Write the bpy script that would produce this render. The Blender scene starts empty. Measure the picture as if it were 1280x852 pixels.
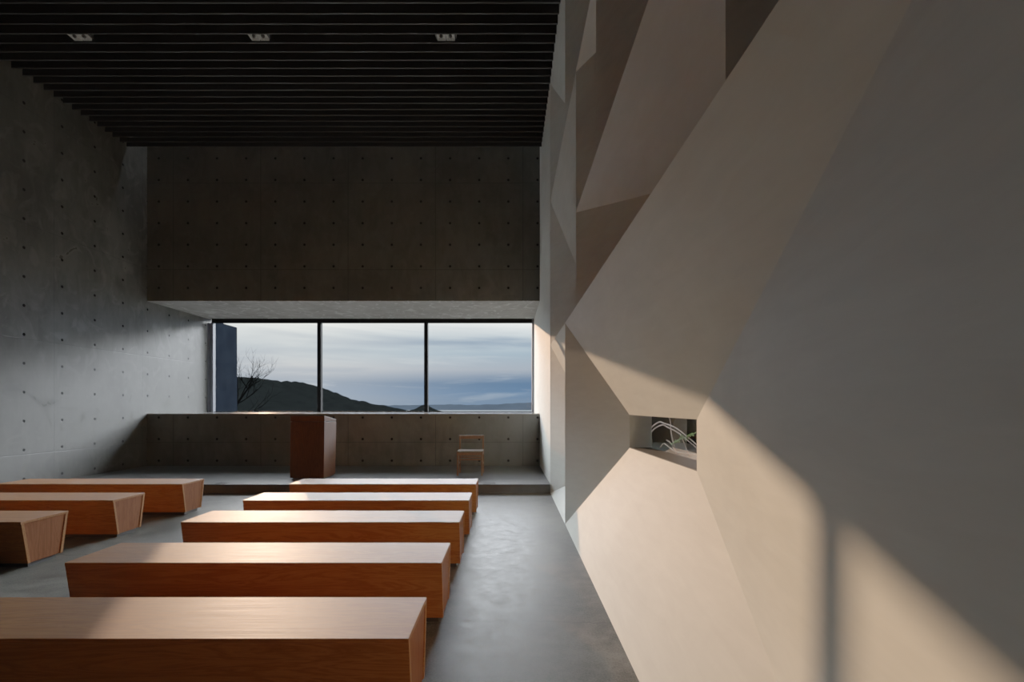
import bpy, bmesh, math, random
from mathutils import Vector, Matrix, noise
random.seed(7)
S = bpy.context.scene
C = S.collection

HI = 19.5     # gain of the unseen sky band above the window, raised to light the room
GAM = 2.05     # soft tone curve of the photograph
# ------------------------------------------------------------------ helpers
def lin(r, g, b):
    f = lambda c: (c/255/12.92) if c <= 10 else ((c/255+0.055)/1.055)**2.4
    return (f(r), f(g), f(b), 1)

def obj(name, bm, mat, parent=None, smooth=False):
    bmesh.ops.recalc_face_normals(bm, faces=bm.faces)
    me = bpy.data.meshes.new(name)
    bm.to_mesh(me); bm.free()
    if smooth:
        for p in me.polygons: p.use_smooth = True
    me.materials.append(mat)
    o = bpy.data.objects.new(name, me)
    C.objects.link(o)
    if parent: o.parent = parent
    return o

def struct(name, bm, mat, parent=None, smooth=False):
    o = obj(name, bm, mat, parent, smooth)
    if not parent: o['kind'] = 'structure'
    return o

def thing(name, label, cat, loc=(0, 0, 0), rz=0, group=None):
    o = bpy.data.objects.new(name, None); C.objects.link(o)
    o.location = loc; o.rotation_euler = (0, 0, rz)
    o.empty_display_size = 0.2
    o['label'] = label; o['category'] = cat
    if group: o['group'] = group
    return o

def dup(root, loc, label):
    r = root.copy(); C.objects.link(r); r.location = loc; r['label'] = label
    for ch in list(root.children):
        c = ch.copy(); C.objects.link(c); c.parent = r
        for g in ch.children:
            d = g.copy(); C.objects.link(d); d.parent = c
    return r

def hexa(bm, v):
    """v: 8 corners, bottom 4 then top 4"""
    vs = [bm.verts.new(p) for p in v]
    fs = []
    for q in ((3, 2, 1, 0), (4, 5, 6, 7), (0, 1, 5, 4), (1, 2, 6, 5), (2, 3, 7, 6), (3, 0, 4, 7)):
        fs.append(bm.faces.new([vs[i] for i in q]))
    return vs, fs

def box(bm, x0, x1, y0, y1, z0, z1):
    return hexa(bm, [(x0, y0, z0), (x1, y0, z0), (x1, y1, z0), (x0, y1, z0),
                     (x0, y0, z1), (x1, y0, z1), (x1, y1, z1), (x0, y1, z1)])

def bev(bm, w, seg=1):
    bmesh.ops.bevel(bm, geom=list(bm.edges), offset=w, segments=seg, affect='EDGES', profile=0.6)
    return bm

def bbox(x0, x1, y0, y1, z0, z1, w=0):
    bm = bmesh.new(); box(bm, x0, x1, y0, y1, z0, z1)
    if w: bev(bm, w)
    return bm

def tube(bm, pts, rad, n=6):
    pts = [Vector(p) for p in pts]
    rings = []
    for i, p in enumerate(pts):
        a = pts[max(0, i-1)]; b = pts[min(len(pts)-1, i+1)]
        d = (b-a).normalized()
        up = Vector((0, 0, 1)) if abs(d.z) < 0.9 else Vector((1, 0, 0))
        x = d.cross(up).normalized(); y = d.cross(x)
        r = rad[i] if isinstance(rad, (list, tuple)) else rad
        rings.append([bm.verts.new(p + (x*math.cos(2*math.pi*k/n) + y*math.sin(2*math.pi*k/n))*r) for k in range(n)])
    for a, b in zip(rings, rings[1:]):
        for k in range(n):
            bm.faces.new((a[k], a[(k+1) % n], b[(k+1) % n], b[k]))
    bm.faces.new(rings[0]); bm.faces.new(list(reversed(rings[-1])))

# ------------------------------------------------------------------ node helpers
class NT:
    def __init__(s, name):
        s.m = bpy.data.materials.new(name); s.m.use_nodes = True
        s.t = s.m.node_tree; s.t.nodes.clear()
        s.out = s.t.nodes.new('ShaderNodeOutputMaterial')
    def n(s, typ, ins=None, **kw):
        nd = s.t.nodes.new(typ)
        for k, v in kw.items(): setattr(nd, k, v)
        for k, v in (ins or {}).items():
            if hasattr(v, 'is_output'): s.t.links.new(v, nd.inputs[k])
            else: nd.inputs[k].default_value = v
        return nd
    def math(s, op, a, b=0.0, c=0.0):
        nd = s.n('ShaderNodeMath', {0: a, 1: b, 2: c}, operation=op); return nd.outputs[0]
    def mix(s, f, a, b, blend='MIX'):
        nd = s.t.nodes.new('ShaderNodeMix'); nd.data_type = 'RGBA'; nd.blend_type = blend
        for i, v in ((0, f), (6, a), (7, b)):
            if hasattr(v, 'is_output'): s.t.links.new(v, nd.inputs[i])
            else: nd.inputs[i].default_value = v
        return nd.outputs[2]
    def noise(s, vec, scale, detail=4, rough=0.55, dist=0):
        return s.n('ShaderNodeTexNoise', {'Vector': vec, 'Scale': scale, 'Detail': detail, 'Roughness': rough, 'Distortion': dist}).outputs[0]
    def ramp(s, f, stops, interp='LINEAR'):
        nd = s.n('ShaderNodeValToRGB', {0: f}); cr = nd.color_ramp; cr.interpolation = interp
        while len(cr.elements) < len(stops): cr.elements.new(0.5)
        for e, (p, c) in zip(cr.elements, stops):
            e.position = p; e.color = c if len(c) == 4 else (*c, 1)
        return nd.outputs[0]
    def scale(s, vec, xyz, loc=(0, 0, 0)):
        return s.n('ShaderNodeMapping', {0: vec, 'Scale': xyz, 'Location': loc}).outputs[0]
    def maprange(s, v, a, b, c, d):
        return s.n('ShaderNodeMapRange', {0: v, 1: a, 2: b, 3: c, 4: d}).outputs[0]
    def fin(s, col, rough, bump=None, bstr=0.1, bdist=0.01, **kw):
        ins = {'Base Color': col, 'Roughness': rough}
        ins.update(kw)
        p = s.n('ShaderNodeBsdfPrincipled', ins)
        if bump is not None:
            b = s.n('ShaderNodeBump', {'Height': bump, 'Strength': bstr, 'Distance': bdist})
            s.t.links.new(b.outputs[0], p.inputs['Normal'])
        s.t.links.new(p.outputs[0], s.out.inputs[0]); return s.m

def g3(v): return (v, v, v, 1)

def plain(name, col, rough=0.5, metal=0, var=0.12, sc=6, emit=None, spec=0.5):
    t = NT(name); P = t.n('ShaderNodeTexCoord').outputs['Object']
    n = t.noise(P, sc, 3)
    f = t.maprange(n, 0.3, 0.7, 1-var, 1+var)
    c = t.mix(1.0, col, t.n('ShaderNodeCombineColor', {0: f, 1: f, 2: f}).outputs[0], 'MULTIPLY')
    kw = {'Metallic': metal, 'Specular IOR Level': spec}
    if emit: kw['Emission Color'] = emit[0]; kw['Emission Strength'] = emit[1]
    return t.fin(c, rough, **kw)

def concrete(name, axis, base, dark, off, sp, jo, jsp, seed=0, zj=(2.51, 1.858), rough=(0.28, 0.6), mottle=1.0, spec=0.5):
    """cast concrete with tie holes; axis 0: wall runs along X, 1: wall runs along Y"""
    t = NT(name)
    P = t.n('ShaderNodeNewGeometry').outputs['Position']
    sep = t.n('ShaderNodeSeparateXYZ', {0: P}).outputs
    a, z = sep[axis], sep[2]
    def cell(v, o, s):
        q = t.math('DIVIDE', t.math('SUBTRACT', v, o), s)
        q = t.math('SUBTRACT', t.math('FRACT', t.math('ADD', q, 0.5)), 0.5)
        return t.math('MULTIPLY', q, s)
    da, dz = cell(a, off, sp), cell(z, 0.258, 0.4645)
    r = t.math('SQRT', t.math('ADD', t.math('MULTIPLY', da, da), t.math('MULTIPLY', dz, dz)))
    hole = t.maprange(r, 0.022, 0.028, 1, 0)
    ring = t.maprange(r, 0.028, 0.05, 1, 0)
    ja = t.maprange(t.math('ABSOLUTE', cell(a, jo, jsp)), 0.005, 0.011, 1, 0)
    jz = t.maprange(t.math('ABSOLUTE', cell(z, zj[0], zj[1])), 0.004, 0.009, 1, 0)
    joint = t.math('MAXIMUM', ja, jz)
    n1 = t.noise(t.scale(P, (1, 1, 1), (seed, seed, 0)), 0.9, 6, 0.62, 0.4)
    n2 = t.noise(t.scale(P, (1, 1, 0.35), (seed*2, 3, 0)), 5.5, 6, 0.65, 0.6)
    n3 = t.noise(P, 60, 3, 0.6)
    f = t.math('ADD', t.math('MULTIPLY', n1, 0.6), t.math('MULTIPLY', n2, 0.4))
    col = t.ramp(f, [(0.41, dark), (0.59, base)])
    col = t.mix(t.math('MULTIPLY', t.maprange(n3, 0.35, 0.65, 0, 1), 0.12), col, dark)
    # trowelled glossy flecks, their reflected highlights painted in as paler colour
    n4 = t.noise(t.scale(P, (1, 1, 0.8), (seed, 9, 4)), 2.6, 3, 0.5, 1.6)
    fleck = t.maprange(n4, 0.54, 0.68, 0, 1)
    col = t.mix(t.math('MULTIPLY', fleck, 0.38*mottle), col, (min(1, base[0]*1.9), min(1, base[1]*1.9), min(1, base[2]*1.95), 1))
    col = t.mix(t.math('MULTIPLY', joint, 0.6), col, g3(0.008))
    col = t.mix(t.math('MULTIPLY', ring, 0.18), col, g3(0.015))
    col = t.mix(hole, col, g3(0.006))
    ro = t.math('SUBTRACT', t.maprange(f, 0.35, 0.65, rough[1], rough[0]+0.1), t.math('MULTIPLY', fleck, 0.18*mottle))
    h = t.math('SUBTRACT', t.math('MULTIPLY', n2, 0.3), t.math('ADD', hole, t.math('MULTIPLY', joint, 0.5)))
    return t.fin(col, ro, h, 0.25, 0.01, **{'Specular IOR Level': t.math('MULTIPLY', t.math('SUBTRACT', 1.0, hole), spec)})

def wood(name, light, dark, axis=0, rough=0.44, spec=0.14):
    t = NT(name)
    P = t.n('ShaderNodeTexCoord').outputs['Object']
    oi = t.n('ShaderNodeObjectInfo')
    shift = t.n('ShaderNodeVectorMath', {0: P, 1: t.n('ShaderNodeCombineXYZ', {0: t.math('MULTIPLY', oi.outputs['Random'], 31), 1: t.math('MULTIPLY', oi.outputs['Random'], 17), 2: t.math('MULTIPLY', oi.outputs['Random'], 11)}).outputs[0]}, operation='ADD').outputs[0]
    def sc(l, s):
        v = [s, s, s]; v[axis] = l; return tuple(v)
    n1 = t.noise(t.scale(shift, sc(0.5, 5)), 2.2, 5, 0.6, 1.2)
    rings = t.math('FRACT', t.math('MULTIPLY', n1, 7))
    rings = t.math('ABSOLUTE', t.math('SUBTRACT', rings, 0.5))
    n2 = t.noise(t.scale(shift, sc(2.0, 160)), 1.0, 4, 0.6)
    n3 = t.noise(t.scale(shift, sc(0.4, 2.2)), 1.6, 2)
    f = t.math('ADD', t.math('MULTIPLY', rings, 0.7), t.math('ADD', t.math('MULTIPLY', n2, 0.35), t.math('MULTIPLY', n3, 0.35)))
    col = t.ramp(f, [(0.25, dark), (0.8, light)])
    return t.fin(col, t.maprange(n2, 0.3, 0.7, rough, rough+0.15), n2, 0.06, 0.002, **{'Specular IOR Level': spec})

# ------------------------------------------------------------------ materials
M = {}
cL, cD = (0.046, 0.046, 0.038, 1), (0.021, 0.0205, 0.016, 1)
M['conc_left'] = concrete('board_marked_concrete_left', 1, cL, cD, 7.76, 0.662, 8.27, 1.986, 3)
M['conc_back'] = concrete('cast_concrete_back', 0, (0.088, 0.090, 0.076, 1), (0.056, 0.057, 0.047, 1), 0.60, 0.627, 0.287, 1.881, 11, mottle=0.3)
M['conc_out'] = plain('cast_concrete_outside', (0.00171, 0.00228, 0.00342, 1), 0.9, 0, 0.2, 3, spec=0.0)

t = NT('soffit_concrete'); P = t.n('ShaderNodeTexCoord').outputs['Object']
n = t.noise(P, 1.6, 5, 0.6, 1.2); n2 = t.noise(t.scale(P, (1, 0.8, 1)), 3.2, 3, 0.5, 2.0)
fl = t.maprange(n2, 0.55, 0.65, 0, 1)  # pale flecks paint bright outdoor reflections into the soffit colour
M['soffit'] = t.fin(t.mix(t.math('MULTIPLY', fl, 0.45), t.ramp(n, [(0.35, (0.12, 0.118, 0.107, 1)), (0.65, (0.20, 0.198, 0.185, 1))]), (0.45, 0.45, 0.44, 1)),
                    t.math('SUBTRACT', 0.55, t.math('MULTIPLY', fl, 0.12)), **{'Specular IOR Level': 0.3})

t = NT('platform_concrete'); P = t.n('ShaderNodeTexCoord').outputs['Object']
n = t.noise(P, 1.3, 6, 0.65, 0.5); n2 = t.noise(P, 40, 3)
M['platform'] = t.fin(t.mix(t.math('MULTIPLY', n2, 0.3), t.ramp(n, [(0.35, (0.034, 0.034, 0.030, 1)), (0.65, (0.062, 0.062, 0.056, 1))]), g3(0.028)), t.maprange(n, 0.3, 0.7, 0.42, 0.55), n2, 0.05, **{'Specular IOR Level': 0.25})

t = NT('polished_concrete_floor'); P = t.n('ShaderNodeTexCoord').outputs['Object']
n = t.noise(P, 1.0, 7, 0.65, 0.6); n2 = t.noise(P, 9, 6, 0.7, 0.3); n3 = t.noise(P, 90, 3, 0.6)
sep = t.n('ShaderNodeSeparateXYZ', {0: P}).outputs
f = t.math('ADD', t.math('MULTIPLY', n, 0.45), t.math('ADD', t.math('MULTIPLY', n2, 0.3), t.math('MULTIPLY', n3, 0.25)))
col = t.ramp(f, [(0.43, (0.026, 0.025, 0.020, 1)), (0.57, (0.125, 0.12, 0.10, 1))])
def crack(y0, amp, sc_, seed):
    w = t.noise(t.scale(P, (1, 0.05, 1), (seed, 0, 0)), sc_, 6, 0.7)
    yy = t.math('ADD', t.math('SUBTRACT', sep[1], y0), t.math('MULTIPLY', t.math('SUBTRACT', w, 0.5), amp))
    return t.maprange(t.math('ABSOLUTE', yy), 0.003, 0.010, 1, 0)
ck = t.math('MAXIMUM', crack(3.18, 0.25, 1.6, 4), crack(4.62, 0.35, 1.3, 12))
col = t.mix(t.math('MULTIPLY', ck, 0.75), col, g3(0.008))
M['floor'] = t.fin(col, t.maprange(n2, 0.3, 0.7, 0.36, 0.54), t.math('SUBTRACT', n3, ck), 0.05, 0.004, **{'Specular IOR Level': 0.08})

t = NT('troweled_plaster'); P = t.n('ShaderNodeTexCoord').outputs['Object']
n = t.noise(t.scale(P, (1, 0.7, 1)), 1.1, 5, 0.6, 0.8)
n2 = t.noise(t.n('ShaderNodeMapping', {0: P, 'Rotation': (0.6, 0, 0), 'Scale': (3, 0.9, 6)}).outputs[0], 2.4, 4, 0.6, 0.6)
n3 = t.noise(P, 70, 3)
f = t.math('ADD', t.math('MULTIPLY', n, 0.6), t.math('MULTIPLY', n2, 0.4))
M['plaster'] = t.fin(t.ramp(f, [(0.36, (0.605, 0.645, 0.59, 1)), (0.64, (0.73, 0.775, 0.712, 1))]), 0.6, n3, 0.03, 0.003, **{'Specular IOR Level': 0.25})

oakL, oakD = (0.39, 0.135, 0.032, 1), (0.21, 0.060, 0.0105, 1)
M['oak'] = wood('oak_long_grain', oakL, oakD, 0)
M['oak_end'] = wood('oak_upright_grain', (0.23, 0.064, 0.022, 1), (0.13, 0.033, 0.010, 1), 2, 0.5, 0.04)
M['walnut'] = wood('lectern_wood', (0.085, 0.031, 0.013, 1), (0.042, 0.014, 0.006, 1), 2, 0.5, 0.08)
M['chair_wood'] = wood('chair_wood', (0.20, 0.095, 0.048, 1), (0.12, 0.053, 0.026, 1), 2)
M['seat_weave'] = plain('woven_seat', (0.11, 0.07, 0.043, 1), 0.7, 0, 0.2, 60, spec=0.1)
M['black'] = plain('black_base', (0.010, 0.010, 0.010, 1), 0.6)
M['ceil'] = plain('black_ceiling', (0.0012, 0.0012, 0.0012, 1), 0.9)
M['slat'] = plain('dark_slat', (0.002, 0.002, 0.00195, 1), 0.7)
M['frame'] = plain('dark_window_frame', (0.0008, 0.0008, 0.0009, 1), 0.7, spec=0.04)
M['frame_alu'] = plain('aluminium_frame', (0.07, 0.078, 0.10, 1), 0.5, 0.2)
M['sill'] = plain('polished_sill', (0.30, 0.29, 0.27, 1), 0.08, 0, 0.05)
M['reflector'] = plain('downlight_reflector', (0.20, 0.19, 0.16, 1), 0.35, 0.2, 0.4, 40, ((1, 0.95, 0.8, 1), 0.006))  # faint emission stands in for light caught by the unlit reflectors
M['housing'] = plain('downlight_housing', (0.03, 0.03, 0.03, 1), 0.5)
M['grille'] = plain('floor_socket_metal', (0.02, 0.02, 0.022, 1), 0.4, 0.6)
M['bark'] = plain('dark_bark', (0.00015, 0.00015, 0.00015, 1), 0.9, spec=0.0)
M['stem'] = plain('pale_stem', (0.5, 0.33, 0.26, 1), 0.5, 0, 0.25, 30)
M['leaf'] = plain('green_leaf', (0.13, 0.23, 0.035, 1), 0.5, 0, 0.25, 20)
M['bed'] = plain('dark_hedge_bank', (0.0006, 0.0010, 0.0009, 1), 0.95, 0, 0.5, 8, spec=0.0)
M['ledge'] = plain('dark_stone_ledge', (0.03, 0.028, 0.024, 1), 0.5, 0, 0.3, 20)  # even dark stone tone for ledge and bed

t = NT('wooded_hill'); P = t.n('ShaderNodeTexCoord').outputs['Object']
n = t.noise(P, 0.12, 6, 0.7); n2 = t.noise(P, 0.02, 3)
M['hill'] = t.fin(t.mix(n2, t.ramp(n, [(0.35, (0.00022, 0.0003, 0.0003, 1)), (0.7, (0.0007, 0.00088, 0.0008, 1))]), (0.0006, 0.0007, 0.0007, 1)), 1.0, **{'Specular IOR Level': 0.0})
M['garden'] = plain('dark_grass', (0.00006, 0.00008, 0.00008, 1), 0.95, 0, 0.4, 3, spec=0.0)
M['island'] = plain('hazy_island', (0.00572, 0.00884, 0.01352, 1), 1, 0, 0.15, 0.002, spec=0.0)  # distance haze painted into the blue-grey island colour
t = NT('calm_sea'); P = t.n('ShaderNodeTexCoord').outputs['Object']
n = t.noise(t.scale(P, (0.0006, 0.0002, 1)), 1, 3)
M['sea'] = t.fin(t.mix(n, (0.03120, 0.03840, 0.04440, 1), (0.04320, 0.05040, 0.05520, 1)), 0.6, **{'Specular IOR Level': 0.0})

t = NT('clear_glass')
fr = t.n('ShaderNodeFresnel', {'IOR': 1.35}).outputs[0]
mx = t.n('ShaderNodeMixShader', {0: t.math('MULTIPLY', fr, 0.25), 1: t.n('ShaderNodeBsdfTransparent', {0: (0.96, 0.98, 0.98, 1)}).outputs[0], 2: t.n('ShaderNodeBsdfGlossy', {'Roughness': 0.0}).outputs[0]})
t.t.links.new(mx.outputs[0], t.out.inputs[0]); M['glass'] = t.m
M['rear'] = plain('dark_rear_wall', (0.03, 0.022, 0.016, 1), 0.6)  # unseen rear wall, coloured dark to cut bounce onto the bench fronts

# ------------------------------------------------------------------ dimensions
XL, XR = -7.8, 0.67        # side walls
YP, YB, YW = 7.94, 10.40, 12.50   # platform edge, back wall face, window plane
ZP, ZS, ZH, ZC = 0.145, 1.273, 3.69, 6.72
YBACK = -5.0
ZT = 8.6

# ------------------------------------------------------------------ room shell
struct('floor', bbox(XL-0.3, 1.6, YBACK-0.3, YP, -0.2, 0), M['floor'])
struct('floor_platform', bbox(XL-0.3, 1.0, YP, YB, -0.2, ZP, 0.004), M['platform'])
struct('wall_left', bbox(XL-0.35, XL, YBACK-0.3, YW+0.14, 0, ZT), M['conc_left'])
struct('wall_back_lower', bbox(XL, 1.0, YB, YW+0.25, -0.2, ZS-0.022), M['conc_back'])
struct('wall_back_upper', bbox(XL, 1.0, YB, YW+0.25, ZH+0.012, ZT), M['conc_back'])
struct('ceiling_soffit', bbox(XL, 1.0, YB+0.0005, YW+0.2, ZH, ZH+0.0118), M['soffit'])
struct('wall_rear', bbox(XL-0.3, 1.6, YBACK-0.3, YBACK, 0, ZT), M['rear'])
# polished sill over the low wall
struct('trim_1', bbox(XL, 0.64, YB-0.004, YW+0.2, ZS-0.022, ZS), M['sill'])
# exterior fin: the left wall carries on past the glass
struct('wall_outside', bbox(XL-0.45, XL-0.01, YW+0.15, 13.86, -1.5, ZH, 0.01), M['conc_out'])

# ceiling slab, slats, roof slot over the back wall
bm = bmesh.new()
box(bm, XL, 1.4, YBACK, 9.86, ZC+0.19, ZT)
box(bm, XL-0.3, 1.4, 9.86, 10.30, ZT-0.1, ZT+0.05)      # unseen cap added to cut the sky light in the slot
struct('ceiling', bm, M['ceil'])
bm = bmesh.new()
k = 0
while True:
    y = 9.86 - 0.022 - 0.175*k
    if y < YBACK: break
    box(bm, XL, XR-0.002, y, y+0.022, ZC, ZC+0.19)
    k += 1
struct('ceiling_slats', bm, M['slat'])

# ---- faceted right wall: tiers of recessed pyramidal cells
bm = bmesh.new()
def quad(*p): bm.faces.new([bm.verts.new(q) for q in p])
def flat(y0, y1, z0, z1, x=XR):
    if y1-y0 > 1e-4 and z1-z0 > 1e-4: quad((x, y0, z0), (x, y1, z0), (x, y1, z1), (x, y0, z1))
def cell(y0, y1, z0, z1, d, a0, a1, b0, b1, rev=0.22, close=True):
    """outer rectangle y0..y1 x z0..z1 on the wall face, opening a0..a1 x b0..b1 at depth d"""
    X = XR; D = XR+d; R = D+rev
    o = [(X, y0, z0), (X, y1, z0), (X, y1, z1), (X, y0, z1)]
    i = [(D, a0, b0), (D, a1, b0), (D, a1, b1), (D, a0, b1)]
    e = [(R, a0, b0), (R, a1, b0), (R, a1, b1), (R, a0, b1)]
    for k in range(4):
        n_ = (k+1) % 4
        quad(o[k], o[n_], i[n_], i[k]); quad(i[k], i[n_], e[n_], e[k])
    if close: quad(*e)
Z1, Z2, Z3 = 2.43, 3.38, 4.80
DS = 0.521
XS = XR+DS
SY0, SY1, SZ0, SZ1 = 3.074, 4.797, 1.009, 1.339
cell(0.3775, 5.84, 0, Z1, DS, SY0, SY1, SZ0, SZ1, close=False)
cell(5.84, YP, 0, Z1, 0.45, 6.3, YP-1.125, 0.46, 1.26)
flat(YBACK, 0.3775, 0, Z1)
# second tier
cell(1.50, 4.88, Z1, Z2, 0.45, 2.3, 4.88-1.125, 2.78, 3.08)
cell(-1.6, 1.50, Z1, Z2, 0.45, -0.6, 0.4, 2.78, 3.08)
flat(YBACK, -1.6, Z1, Z2)
cell(4.88, YP, Z1, Z3, 0.45, 5.5, YP-1.125, 2.75, 2.97)
# third tier
cell(3.75, 4.88, Z2, Z3, 0.30, 3.95, 4.13, 3.9, 4.675)
cell(0.9, 3.75, Z2, Z3, 0.45, 1.6, 3.75-1.125, 3.9, 4.61)
flat(YBACK, 0.9, Z2, Z3)
# top tier
cell(5.84, YP, Z3, ZC, 0.45, 6.2, YP-1.125, 5.05, 5.25)
cell(2.5, 5.84, Z3, ZC, 0.45, 3.2, 5.84-1.125, 5.6, 6.53)
flat(YBACK, 2.5, Z3, ZC)
flat(YBACK, YP, ZC, ZT)
bmesh.ops.remove_doubles(bm, verts=list(bm.verts), dist=1e-5)
struct('wall_right', bm, M['plaster'])
# plain return beside the platform
bm = bmesh.new()
x0, x1 = 0.668, 0.632
hexa(bm, [(x0, YP, 0), (1.05, YP, 0), (1.05, YW+0.25, 0), (x1, YW+0.25, 0),
          (x0, YP, ZT), (1.05, YP, ZT), (1.05, YW+0.25, ZT), (x1, YW+0.25, ZT)])
struct('wall_niche_right', bm, M['plaster'])

# ------------------------------------------------------------------ big window
win = bpy.data.objects.new('window_1', None); C.objects.link(win)
win.location = (-3.6, YW, ZS); win['kind'] = 'structure'
def W(bm):   # geometry given in room coordinates, stored relative to the window
    bmesh.ops.translate(bm, vec=(3.6, -YW, -ZS), verts=list(bm.verts)); return bm
bm = bmesh.new()
box(bm, XL+0.12, 0.575, YW-0.04, YW+0.05, 3.58, ZH)           # head
box(bm, XL+0.12, 0.575, YW-0.01, YW+0.05, ZS, ZS+0.02)          # foot
obj('window_frame', W(bm), M['frame'], win)
bm = bmesh.new()
for a in (XL+0.012, XL+0.10): box(bm, a, a+0.06, YW-0.05, YW+0.05, ZS, 3.58)
box(bm, XL+0.07, XL+0.10, YW-0.01, YW+0.04, ZS, 3.58)
obj('jamb', W(bm), M['frame_alu'], win)
bm = bmesh.new(); box(bm, 0.575, 0.634, YW-0.05, YW+0.05, ZS, ZH)
obj('jamb', W(bm), M['frame_alu'], win)
for mx_ in (-4.905, -2.155):
    obj('mullion', W(bbox(mx_-0.05, mx_+0.05, YW-0.07, YW+0.05, ZS+0.001, 3.58, 0.004)), M['frame'], win)
for a, b in ((XL+0.16, -4.955), (-4.855, -2.205), (-2.105, 0.575)):
    bm = bmesh.new(); bm.faces.new([bm.verts.new(p) for p in ((a, YW+0.02, ZS+0.02), (b, YW+0.02, ZS+0.02), (b, YW+0.02, 3.58), (a, YW+0.02, 3.58))])
    obj('pane', W(bm), M['glass'], win)

# slit window in the faceted wall
sl = bpy.data.objects.new('window_2', None); C.objects.link(sl)
sl.location = (XS+0.22, (SY0+SY1)/2, SZ0); sl['kind'] = 'structure'
def W2(bm):
    bmesh.ops.translate(bm, vec=(-(XS+0.22), -(SY0+SY1)/2, -SZ0), verts=list(bm.verts)); return bm
bm = bmesh.new(); xg = XS+0.215
bm.faces.new([bm.verts.new(p) for p in ((xg, SY0, SZ0), (xg, SY1, SZ0), (xg, SY1, SZ1), (xg, SY0, SZ1))])
obj('pane', W2(bm), M['glass'], sl)
bm = bmesh.new()
box(bm, XS, XS+0.21, SY0+0.001, SY1-0.001, SZ0+0.0002, SZ0+0.006)
obj('sill', W2(bm), M['ledge'], sl)

# ------------------------------------------------------------------ benches
BL, BD, BH = 2.42, 0.455, 0.42
def make_bench():
    r = thing('bench', '', 'bench', group='oak benches in two blocks facing the window')
    L, D = BL/2, BD/2
    tb = 0.062    # batter of the long sides
    zt, zb = BH-0.022, 0.04
    bm = bbox(-L, L, -D, D, zt, BH, 0.0025); obj('seat', bm, M['oak'], r)
    fi = lambda z: D-0.001 - tb*(BH-z)/(BH-zb)
    th = 0.024
    for s in (-1, 1):
        bm = bmesh.new()
        hexa(bm, [(-L, s*fi(zb), zb), (L, s*fi(zb), zb), (L, s*(fi(zb)-th), zb), (-L, s*(fi(zb)-th), zb),
                  (-L, s*fi(zt), zt), (L, s*fi(zt), zt), (L, s*(fi(zt)-th), zt), (-L, s*(fi(zt)-th), zt)])
        obj('front_panel' if s < 0 else 'back_panel', bm, M['oak'], r)
    for s in (-1, 1):
        bm = bmesh.new(); xo, xi = s*(L-0.006), s*(L-0.03)
        a, b = fi(zb)-th, fi(zt)-th
        hexa(bm, [(xo, -a, zb+0.002), (xi, -a, zb+0.002), (xi, a, zb+0.002), (xo, a, zb+0.002),
                  (xo, -b, zt), (xi, -b, zt), (xi, b, zt), (xo, b, zt)])
        obj('end_panel', bm, M['oak_end'], r)
    bm = bbox(-L+0.035, L-0.035, -D+tb+0.035, D-tb-0.035, 0, zb)
    obj('plinth', bm, M['black'], r)['label'] = 'black recessed plinth'
    return r
rows = [0.604*1000/(v-508) for v in (746, 678, 638, 616, 598)]     # back edge of every row
rows = [2.538, 3.553, 4.646, 5.620, 6.711]
rows = [r-BD/2 for r in rows]
rl = ['nearest oak bench of the right block, closest to the camera, its top partly sunlit',
      'second oak bench from the front in the right block, shadow line near its left end',
      'third and middle oak bench of the right block beside the aisle',
      'fourth oak bench of the right block, second in front of the lectern',
      'farthest oak bench of the right block, directly in front of the lectern']
ll = {4: 'farthest shaded oak bench of the left block, nearest the platform',
      3: 'middle of the three shaded oak benches on the left, square end toward the aisle',
      2: 'nearest shaded oak bench of the left block, cut off by the left frame edge'}
XB, XB2 = -1.645, -5.45
proto = make_bench()
proto.location = (XB, rows[0], 0); proto['label'] = rl[0]
for i in range(1, 5): dup(proto, (XB, rows[i], 0), rl[i])
for i, lab in ll.items(): dup(proto, (XB2, rows[i], 0), lab)

# ------------------------------------------------------------------ lectern
lx, ly = -3.558, 8.79
r = thing('lectern', 'tall dark wooden box lectern standing on the platform behind the benches', 'lectern', (lx, ly, ZP))
w, d = 0.30, 0.285
zb_, zc_ = 0.0, 1.01
def lect(bm, z0, z1, z1b, sh=0.0):
    t0 = lambda z: -0.02*(1.11-z)/1.11
    a, b, c = w+sh, d+sh, 0
    hexa(bm, [(-a-t0(z0)*-0.5, -b, z0), (a+t0(z0)*0.5, -b, z0), (a+t0(z0)*0.5, b+t0(z0), z0), (-a-t0(z0)*-0.5, b+t0(z0), z0),
              (-a, -b, z1), (a, -b, z1), (a, b, z1b), (-a, b, z1b)])
bm = bmesh.new(); lect(bm, 0.02, 1.005, 0.995); bev(bm, 0.003); obj('body', bm, M['walnut'], r)
bm = bmesh.new(); lect(bm, 1.013, 1.113, 1.035); bev(bm, 0.003); obj('reading_top', bm, M['walnut'], r)
obj('shadow_gap', bbox(-w+0.02, w-0.02, -d+0.02, d-0.02, 0.99, 1.016), M['black'], r)
obj('plinth', bbox(-w+0.03, w-0.03, -d+0.03, d-0.04, 0, 0.021), M['black'], r)

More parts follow.
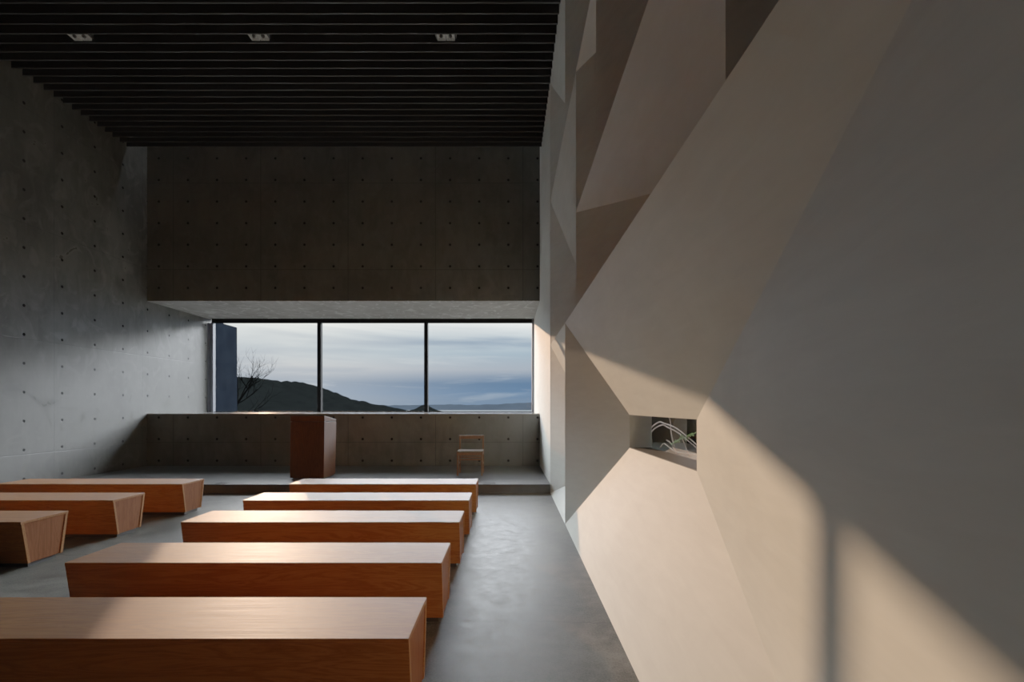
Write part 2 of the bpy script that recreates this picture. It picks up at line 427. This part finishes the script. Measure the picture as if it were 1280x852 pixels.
# ------------------------------------------------------------------ chair
r = thing('wooden_chair', 'small pale wooden chair with open back standing alone on the platform', 'chair', (-0.735, 9.13, ZP))
cw, cd = 0.24, 0.225
lw = 0.0155
for sx in (-1, 1):
    x = sx*(cw-lw)
    obj('leg', bbox(x-lw, x+lw, -cd, -cd+2*lw, 0, 0.43, 0.003), M['chair_wood'], r)
    bm = bmesh.new()
    hexa(bm, [(x-lw, cd-2*lw, 0), (x+lw, cd-2*lw, 0), (x+lw, cd, 0), (x-lw, cd, 0),
              (x-lw, cd+0.02-2*lw, 0.72), (x+lw, cd+0.02-2*lw, 0.72), (x+lw, cd+0.02, 0.72), (x-lw, cd+0.02, 0.72)])
    bev(bm, 0.003); obj('leg', bm, M['chair_wood'], r)
    obj('side_rail', bbox(x-0.011, x+0.011, -cd+2*lw, cd-2*lw, 0.375, 0.425), M['chair_wood'], r)
    obj('stretcher', bbox(x-0.010, x+0.010, -cd+2*lw, cd-2*lw, 0.19, 0.215), M['chair_wood'], r)
for yy, z0, nm in ((-cd+lw, 0.375, 'front_rail'), (cd-lw, 0.375, 'rear_rail')):
    obj(nm, bbox(-cw+2*lw, cw-2*lw, yy-0.011, yy+0.011, z0, z0+0.05), M['chair_wood'], r)
obj('stretcher', bbox(-cw+2*lw, cw-2*lw, -cd+lw-0.011, -cd+lw+0.011, 0.285, 0.312), M['chair_wood'], r)
obj('stretcher', bbox(-cw+2*lw, cw-2*lw, cd-lw-0.011, cd-lw+0.011, 0.285, 0.312), M['chair_wood'], r)
obj('back_rail', bbox(-cw+2*lw, cw-2*lw, cd-0.012, cd+0.012, 0.655, 0.72, 0.004), M['chair_wood'], r)
obj('seat', bbox(-cw-0.002, cw+0.002, -cd-0.006, cd-2*lw-0.002, 0.43, 0.452, 0.006), M['seat_weave'], r)['label'] = 'paler flat seat'

# ------------------------------------------------------------------ downlights between the slats
def make_light():
    r = thing('recessed_downlight', '', 'ceiling light', group='twin downlights between the ceiling slats')
    y0, y1 = -0.074, 0.074
    bm = bmesh.new()
    box(bm, -0.150, 0.150, y0, y1, 0.05, 0.15)
    obj('housing', bm, M['housing'], r)
    for s in (-1, 1):
        bm = bmesh.new(); c = s*0.066
        # square reflector: a shallow pan seen from below
        box(bm, c-0.058, c+0.058, y0+0.006, y1-0.006, 0.044, 0.05)
        box(bm, c-0.058, c-0.053, y0+0.006, y1-0.006, 0.02, 0.044); box(bm, c+0.053, c+0.058, y0+0.006, y1-0.006, 0.02, 0.044)
        box(bm, c-0.053, c+0.053, y1-0.011, y1-0.006, 0.02, 0.044)
        f = obj('reflector', bm, M['reflector'], r)
        bm = bmesh.new(); bmesh.ops.create_uvsphere(bm, u_segments=12, v_segments=8, radius=0.028, matrix=Matrix.Translation((c, 0.0, 0.036)))
        obj('bulb', bm, M['housing'], f, True)
    return r
# gap between two slats near y = 6.86
yl = 9.86 - 0.022 - 0.175*17 + 0.022 + 0.0765
labs = ['leftmost of the three twin downlights set between dark ceiling slats',
        'middle of the three twin downlights set between dark ceiling slats',
        'rightmost of the three twin downlights, above the right block of benches']
p = make_light(); p.location = (-6.20, yl, ZC); p['label'] = labs[0]
dup(p, (-3.62, yl, ZC), labs[1]); dup(p, (-0.92, yl, ZC), labs[2])

# ------------------------------------------------------------------ floor sockets on the platform edge
def make_socket():
    r = thing('floor_socket', '', 'floor socket', group='dark floor sockets on the platform edge')
    obj('cover_plate', bbox(-0.11, 0.11, -0.045, 0.045, 0, 0.006, 0.002), M['grille'], r)
    bm = bmesh.new()
    for k in range(4): box(bm, -0.095, 0.095, -0.034+0.018*k, -0.024+0.018*k, 0.006, 0.009)
    obj('lid', bm, M['grille'], r)
    return r
p = make_socket(); p.location = (-0.335, 8.04, ZP); p['label'] = 'flat dark floor socket on the platform edge below the wooden chair'
dup(p, (-4.78, 8.04, ZP), 'flat dark floor socket on the platform edge left of the lectern')

# ------------------------------------------------------------------ outside
def terrain(name, xs, ys, zf, mat):
    bm = bmesh.new()
    g = [[bm.verts.new((x, y, zf(x, y))) for x in xs] for y in ys]
    for j in range(len(ys)-1):
        for i in range(len(xs)-1):
            bm.faces.new((g[j][i], g[j][i+1], g[j+1][i+1], g[j+1][i]))
    return struct(name, bm, mat, None, True)
def lerp_tab(tab, x):
    if x <= tab[0][0]: return tab[0][1]
    for (a, va), (b, vb) in zip(tab, tab[1:]):
        if x <= b:
            s = (x-a)/(b-a); return va+(vb-va)*s
    return tab[-1][1]
rng = lambda a, b, n: [a+(b-a)*i/(n-1) for i in range(n)]
ridge = [(-420, 44), (-283, 30), (-236, 25.6), (-222, 26.6), (-210, 25.2), (-196, 21.8), (-182, 23.0), (-172, 19.4), (-158, 13.4), (-144, 8.6), (-123, 4.3), (-102, 0.8), (-84, -3.2), (-60, -14), (-20, -40), (40, -60)]
terrain('hill', rng(-420, 40, 231), rng(110, 640, 90),
        lambda x, y: max(-61, lerp_tab(ridge, x) - (abs(y-420)/24)**1.35*1.4 + noise.noise((x*0.12, y*0.12, 2))*0.8*(1 if abs(y-420) < 10 else 2.5)), M['hill'])
head = [(-330, -10), (-260, -3.5), (-240, -5), (-222, -6.5), (-206, -6.0), (-196, -8.5), (-186, -5.5), (-172, -1.0), (-163, 4.5), (-157, 6.2), (-150, 3.0), (-141, -2.5), (-128, -6.8), (-112, -12), (-90, -30), (-60, -61)]
terrain('hill_headland', rng(-330, -60, 160), rng(840, 980, 24),
        lambda x, y: max(-61, lerp_tab(head, x) - (abs(y-900)/22)**1.4*4 + noise.noise((x*0.16, y*0.1, 5))*1.0), M['hill'])
isl = [(-3400, 45), (-2700, 62), (-2000, 48), (-1500, 58), (-1100, 72), (-850, 55), (-500, 66), (-150, 74), (60, 100), (240, 116), (420, 110), (560, 125), (900, 100), (1600, 70), (2600, 20)]
terrain('hill_islands', rng(-3400, 2600, 160), rng(8700, 9300, 9),
        lambda x, y: -61 if abs(y-9000) > 299 else lerp_tab(isl, x)*0.72 - 6 - abs(y-9000)*0.4 + noise.noise((x*0.006, y*0.004, 1))*14, M['island'])
bm = bmesh.new(); bm.faces.new([bm.verts.new(p) for p in ((-40000, 200, -60), (40000, 200, -60), (40000, 45000, -60), (-40000, 45000, -60))])
struct('sea', bm, M['sea'])
terrain('ground_slope', rng(-90, 60, 40), rng(12.76, 260, 40),
        lambda x, y: -0.6 - 0.0011*(y-12.75)**2 + noise.noise((x*0.2, y*0.2, 0))*0.15, M['garden'])

# bare tree beyond the outside fin
r = thing('bare_tree', 'leafless dark tree beside the outdoor concrete fin, seen through the left pane', 'tree', (-11.9, 20.0, -0.72))
bm = bmesh.new()
random.seed(21)
def grow(p, d, L, rad, depth):
    n_ = 5; pts = [p]; q = Vector(p); dd = Vector(d)
    for i in range(n_):
        dd = (dd + Vector((random.uniform(-.18, .18), random.uniform(-.18, .18), random.uniform(-.06, .16)))).normalized()
        q = q + dd*L/n_; pts.append(q.copy())
    tube(bm, pts, [rad*(1-0.55*i/n_) for i in range(n_+1)], 5)
    if depth == 0: return
    for k in range(4 if depth > 1 else 3):
        i = random.randint(2, n_); ax = Vector((random.uniform(-1, 1), random.uniform(-1, 1), random.uniform(-.4, 1))).normalized()
        nd = (dd*0.9 + ax*0.75).normalized()
        grow(pts[i], nd, L*random.uniform(.5, .75), rad*0.5, depth-1)
trunk = [(0, 0, 0), (0.15, 0, 0.8), (0.35, 0, 1.6), (0.62, 0, 2.3)]
tube(bm, trunk, [0.10, 0.085, 0.07, 0.06], 8)
obj('trunk', bm, M['bark'], r)
bm = bmesh.new()
for d, L, rr in (((1.0, 0, 0.95), 1.3, 0.045), ((0.75, 0.2, 1.3), 1.2, 0.035), ((0.3, -0.2, 1.5), 1.1, 0.03), ((1.2, 0.1, 0.45), 1.1, 0.028), ((-0.4, 0.3, 1.2), 1.0, 0.03)):
    grow(Vector((0.60, 0, 2.25)), Vector(d).normalized(), L, rr, 3)
obj('branches', bm, M['bark'], r)
bm = bmesh.new()
grow(Vector((0.35, 0, 1.6)), Vector((1, 0, 0.25)).normalized(), 1.3, 0.025, 2)
obj('low_branch', bm, M['bark'], r)

# planted strip behind the slit window
gx = XS+0.22
struct('ground_bed', bbox(gx+0.02, gx+1.1, 1.0, 7.6, 0.2, 0.94), M['ledge'])
struct('slit_sky_block', bbox(gx+0.03, gx+0.72, 1.0, 7.6, 1.62, 1.72), M['conc_out'])   # unseen slab added to block sky light above the slit
bm = bmesh.new()
ys, zs = rng(0.5, 7.6, 60), rng(0.2, 2.6, 30)
g = [[bm.verts.new((gx+0.85+0.25*noise.noise((y*3, z*3, 7))+0.12*noise.noise((y*11, z*11, 3)), y, z)) for y in ys] for z in zs]
for j in range(len(zs)-1):
    for i in range(len(ys)-1): bm.faces.new((g[j][i], g[j][i+1], g[j+1][i+1], g[j+1][i]))
xs = rng(gx+0.05, gx+0.9, 16)
g = [[bm.verts.new((x, 6.45+0.12*noise.noise((x*9, z*9, 4)), z)) for x in xs] for z in zs]
for j in range(len(zs)-1):
    for i in range(len(xs)-1): bm.faces.new((g[j][i], g[j][i+1], g[j+1][i+1], g[j+1][i]))
o = struct('hedge_bank', bm, M['bed'], None, True)
o['kind'] = 'stuff'; o['label'] = 'dark leafy hedge filling the view behind the slit window'; o['category'] = 'hedge'

r = thing('climbing_plant', 'pale bare stems with one green leafy shoot outside the slit window', 'plant', (gx+0.30, 4.90, 0.97))
def stem(pts, rad, mat, nm='stem'):
    # smooth through the points
    q = []
    P_ = [Vector(p) for p in pts]
    for i in range(len(P_)-1):
        a = P_[max(0, i-1)]; b = P_[i]; c = P_[i+1]; d_ = P_[min(len(P_)-1, i+2)]
        for s in range(5):
            u = s/5
            q.append(0.5*((2*b)+(c-a)*u+(2*a-5*b+4*c-d_)*u*u+(3*b-a-3*c+d_)*u**3))
    q.append(P_[-1])
    bm = bmesh.new(); tube(bm, q, [rad*(1-0.4*i/len(q)) for i in range(len(q))], 6)
    return obj(nm, bm, mat, r, True)
stem([(0.10, 1.35, -0.03), (0.05, 1.15, 0.16), (0.0, 0.65, 0.27), (0.0, 0.45, 0.265), (0.0, 0.10, 0.235), (0.0, -0.25, 0.16), (0.0, -0.60, 0.07)], 0.0085, M['stem'])
stem([(0.12, 1.30, -0.03), (0.04, 1.05, 0.14), (0.02, 0.60, 0.24), (0.02, 0.40, 0.225), (0.02, 0.05, 0.18), (0.02, -0.25, 0.11), (0.02, -0.55, 0.04)], 0.007, M['stem'])
stem([(0.0, 0.05, -0.03), (0.0, 0.14, 0.06), (0.0, 0.22, 0.18), (0.02, 0.30, 0.28), (0.02, 0.36, 0.36)], 0.006, M['stem'])
stem([(0.03, -0.22, -0.03), (0.02, -0.12, 0.08), (0.02, 0.02, 0.18)], 0.0055, M['stem'])
stem([(0.05, 0.75, -0.03), (0.0, 0.45, 0.04), (-0.02, 0.10, 0.0), (-0.02, -0.20, -0.005), (0.0, -0.6, 0.02)], 0.007, M['stem'])
stem([(-0.02, 0.30, 0.09), (-0.02, 0.15, 0.06), (-0.02, 0.0, -0.03)], 0.006, M['stem'])
stem([(-0.03, 0.13, 0.055), (-0.03, 0.0, 0.09), (-0.03, -0.2, 0.14), (-0.02, -0.42, 0.19), (0.0, -0.6, 0.25)], 0.006, M['leaf'], 'green_shoot')
random.seed(3)
for k in range(9):
    s = k/8
    c = Vector((-0.035, 0.08-0.45*s, 0.07+0.12*s))
    bm = bmesh.new()
    a = random.uniform(-0.6, 0.6); L = random.uniform(0.07, 0.11); wd = 0.016
    pts = [(0, 0), (0.3, 0.8), (0.6, 1.0), (0.85, 0.5), (1.0, 0)]
    up = [bm.verts.new((0.02*math.sin(3*x), -L*x, wd*y+0.02*x)) for x, y in pts]
    dn = [bm.verts.new((0.02*math.sin(3*x)+0.01, -L*x, -wd*y+0.02*x)) for x, y in pts[1:-1]]
    bm.faces.new(up + dn[::-1])
    bmesh.ops.rotate(bm, verts=list(bm.verts), cent=(0, 0, 0), matrix=Matrix.Rotation(a, 3, 'X'))
    bmesh.ops.translate(bm, verts=list(bm.verts), vec=c)
    obj('leaf', bm, M['leaf'], r)

# ------------------------------------------------------------------ sun and sky
SUN = Vector((-0.512, 1.0, 0.219)).normalized()
sd = bpy.data.lights.new('evening_sun', 'SUN'); sd.energy = 1.85; sd.angle = math.radians(0.6); sd.color = (1.0, 0.535, 0.29)
so = bpy.data.objects.new('evening_sun', sd); C.objects.link(so)
so.rotation_euler = SUN.to_track_quat('Z', 'Y').to_euler(); so.location = (-20, 40, 12)

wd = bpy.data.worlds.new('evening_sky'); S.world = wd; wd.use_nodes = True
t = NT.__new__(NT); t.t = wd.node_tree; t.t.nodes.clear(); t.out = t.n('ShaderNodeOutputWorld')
G = t.n('ShaderNodeTexCoord').outputs['Generated']
sep = t.n('ShaderNodeSeparateXYZ', {0: G}).outputs
z = sep[2]
grad = t.ramp(t.maprange(z, -0.02, 0.30, 0, 1), [
    (0.00, lin(125, 140, 156)), (0.07, lin(128, 144, 162)), (0.15, lin(106, 132, 160)), (0.21, lin(100, 126, 154)),
    (0.30, lin(164, 172, 182)), (0.40, lin(162, 178, 190)), (0.50, lin(198, 207, 211)), (0.58, lin(230, 231, 229)), (0.72, lin(234, 236, 237)), (1.0, (0.92, 0.955, 1.0, 1))])
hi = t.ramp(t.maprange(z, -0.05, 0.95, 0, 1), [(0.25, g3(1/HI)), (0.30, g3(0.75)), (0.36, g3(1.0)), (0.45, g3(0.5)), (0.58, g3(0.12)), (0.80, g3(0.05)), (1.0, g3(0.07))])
v1 = t.scale(G, (2.2, 2.2, 16.0), (0.3, 0.0, 0.2))
v1 = t.n('ShaderNodeMapping', {0: G, 'Rotation': (0, 0.10, 0), 'Scale': (1.5, 1.5, 15.0), 'Location': (1.3, 0.4, 0.35)}).outputs[0]
c1 = t.noise(v1, 1.15, 5, 0.5, 0.5)
c2 = t.noise(t.scale(G, (3, 3, 30), (5, 2, 1)), 1.3, 5, 0.55, 0.4)
dark = t.math('MULTIPLY', t.maprange(c1, 0.46, 0.66, 0, 0.8), t.maprange(z, 0.11, 0.185, 1.0, 0.12))
light = t.maprange(c2, 0.52, 0.72, 0, 0.5)
col = t.mix(dark, grad, lin(104, 130, 158))
col = t.mix(light, col, lin(196, 202, 206))
# warm brightening around the hidden sun
dt = t.n('ShaderNodeVectorMath', {0: G, 1: SUN}, operation='DOT_PRODUCT').outputs['Value']
glow = t.math('POWER', t.math('MAXIMUM', dt, 0.0), 22)
col = t.mix(t.math('MULTIPLY', glow, 0.35), col, (1.0, 0.93, 0.82, 1))
gm = t.n('ShaderNodeGamma', {0: t.mix(1.0, col, g3(1.1), 'MULTIPLY'), 1: GAM}).outputs[0]
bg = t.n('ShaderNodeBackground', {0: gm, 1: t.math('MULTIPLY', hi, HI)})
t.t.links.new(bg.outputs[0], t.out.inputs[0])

# ------------------------------------------------------------------ camera
cd_ = bpy.data.cameras.new('camera'); cam = bpy.data.objects.new('camera', cd_); C.objects.link(cam)
cam.location = (0, 0, 1.42); cam.rotation_euler = (math.radians(90), 0, 0)
cd_.sensor_width = 36; cd_.lens = 604/1280*36
cd_.shift_x = 3/1280; cd_.shift_y = 82/1280
cd_.clip_start = 0.05; cd_.clip_end = 100000
S.camera = cam
S.view_settings.view_transform = 'Standard'
S.view_settings.look = 'None'
S.view_settings.exposure = 0
S.view_settings.gamma = GAM
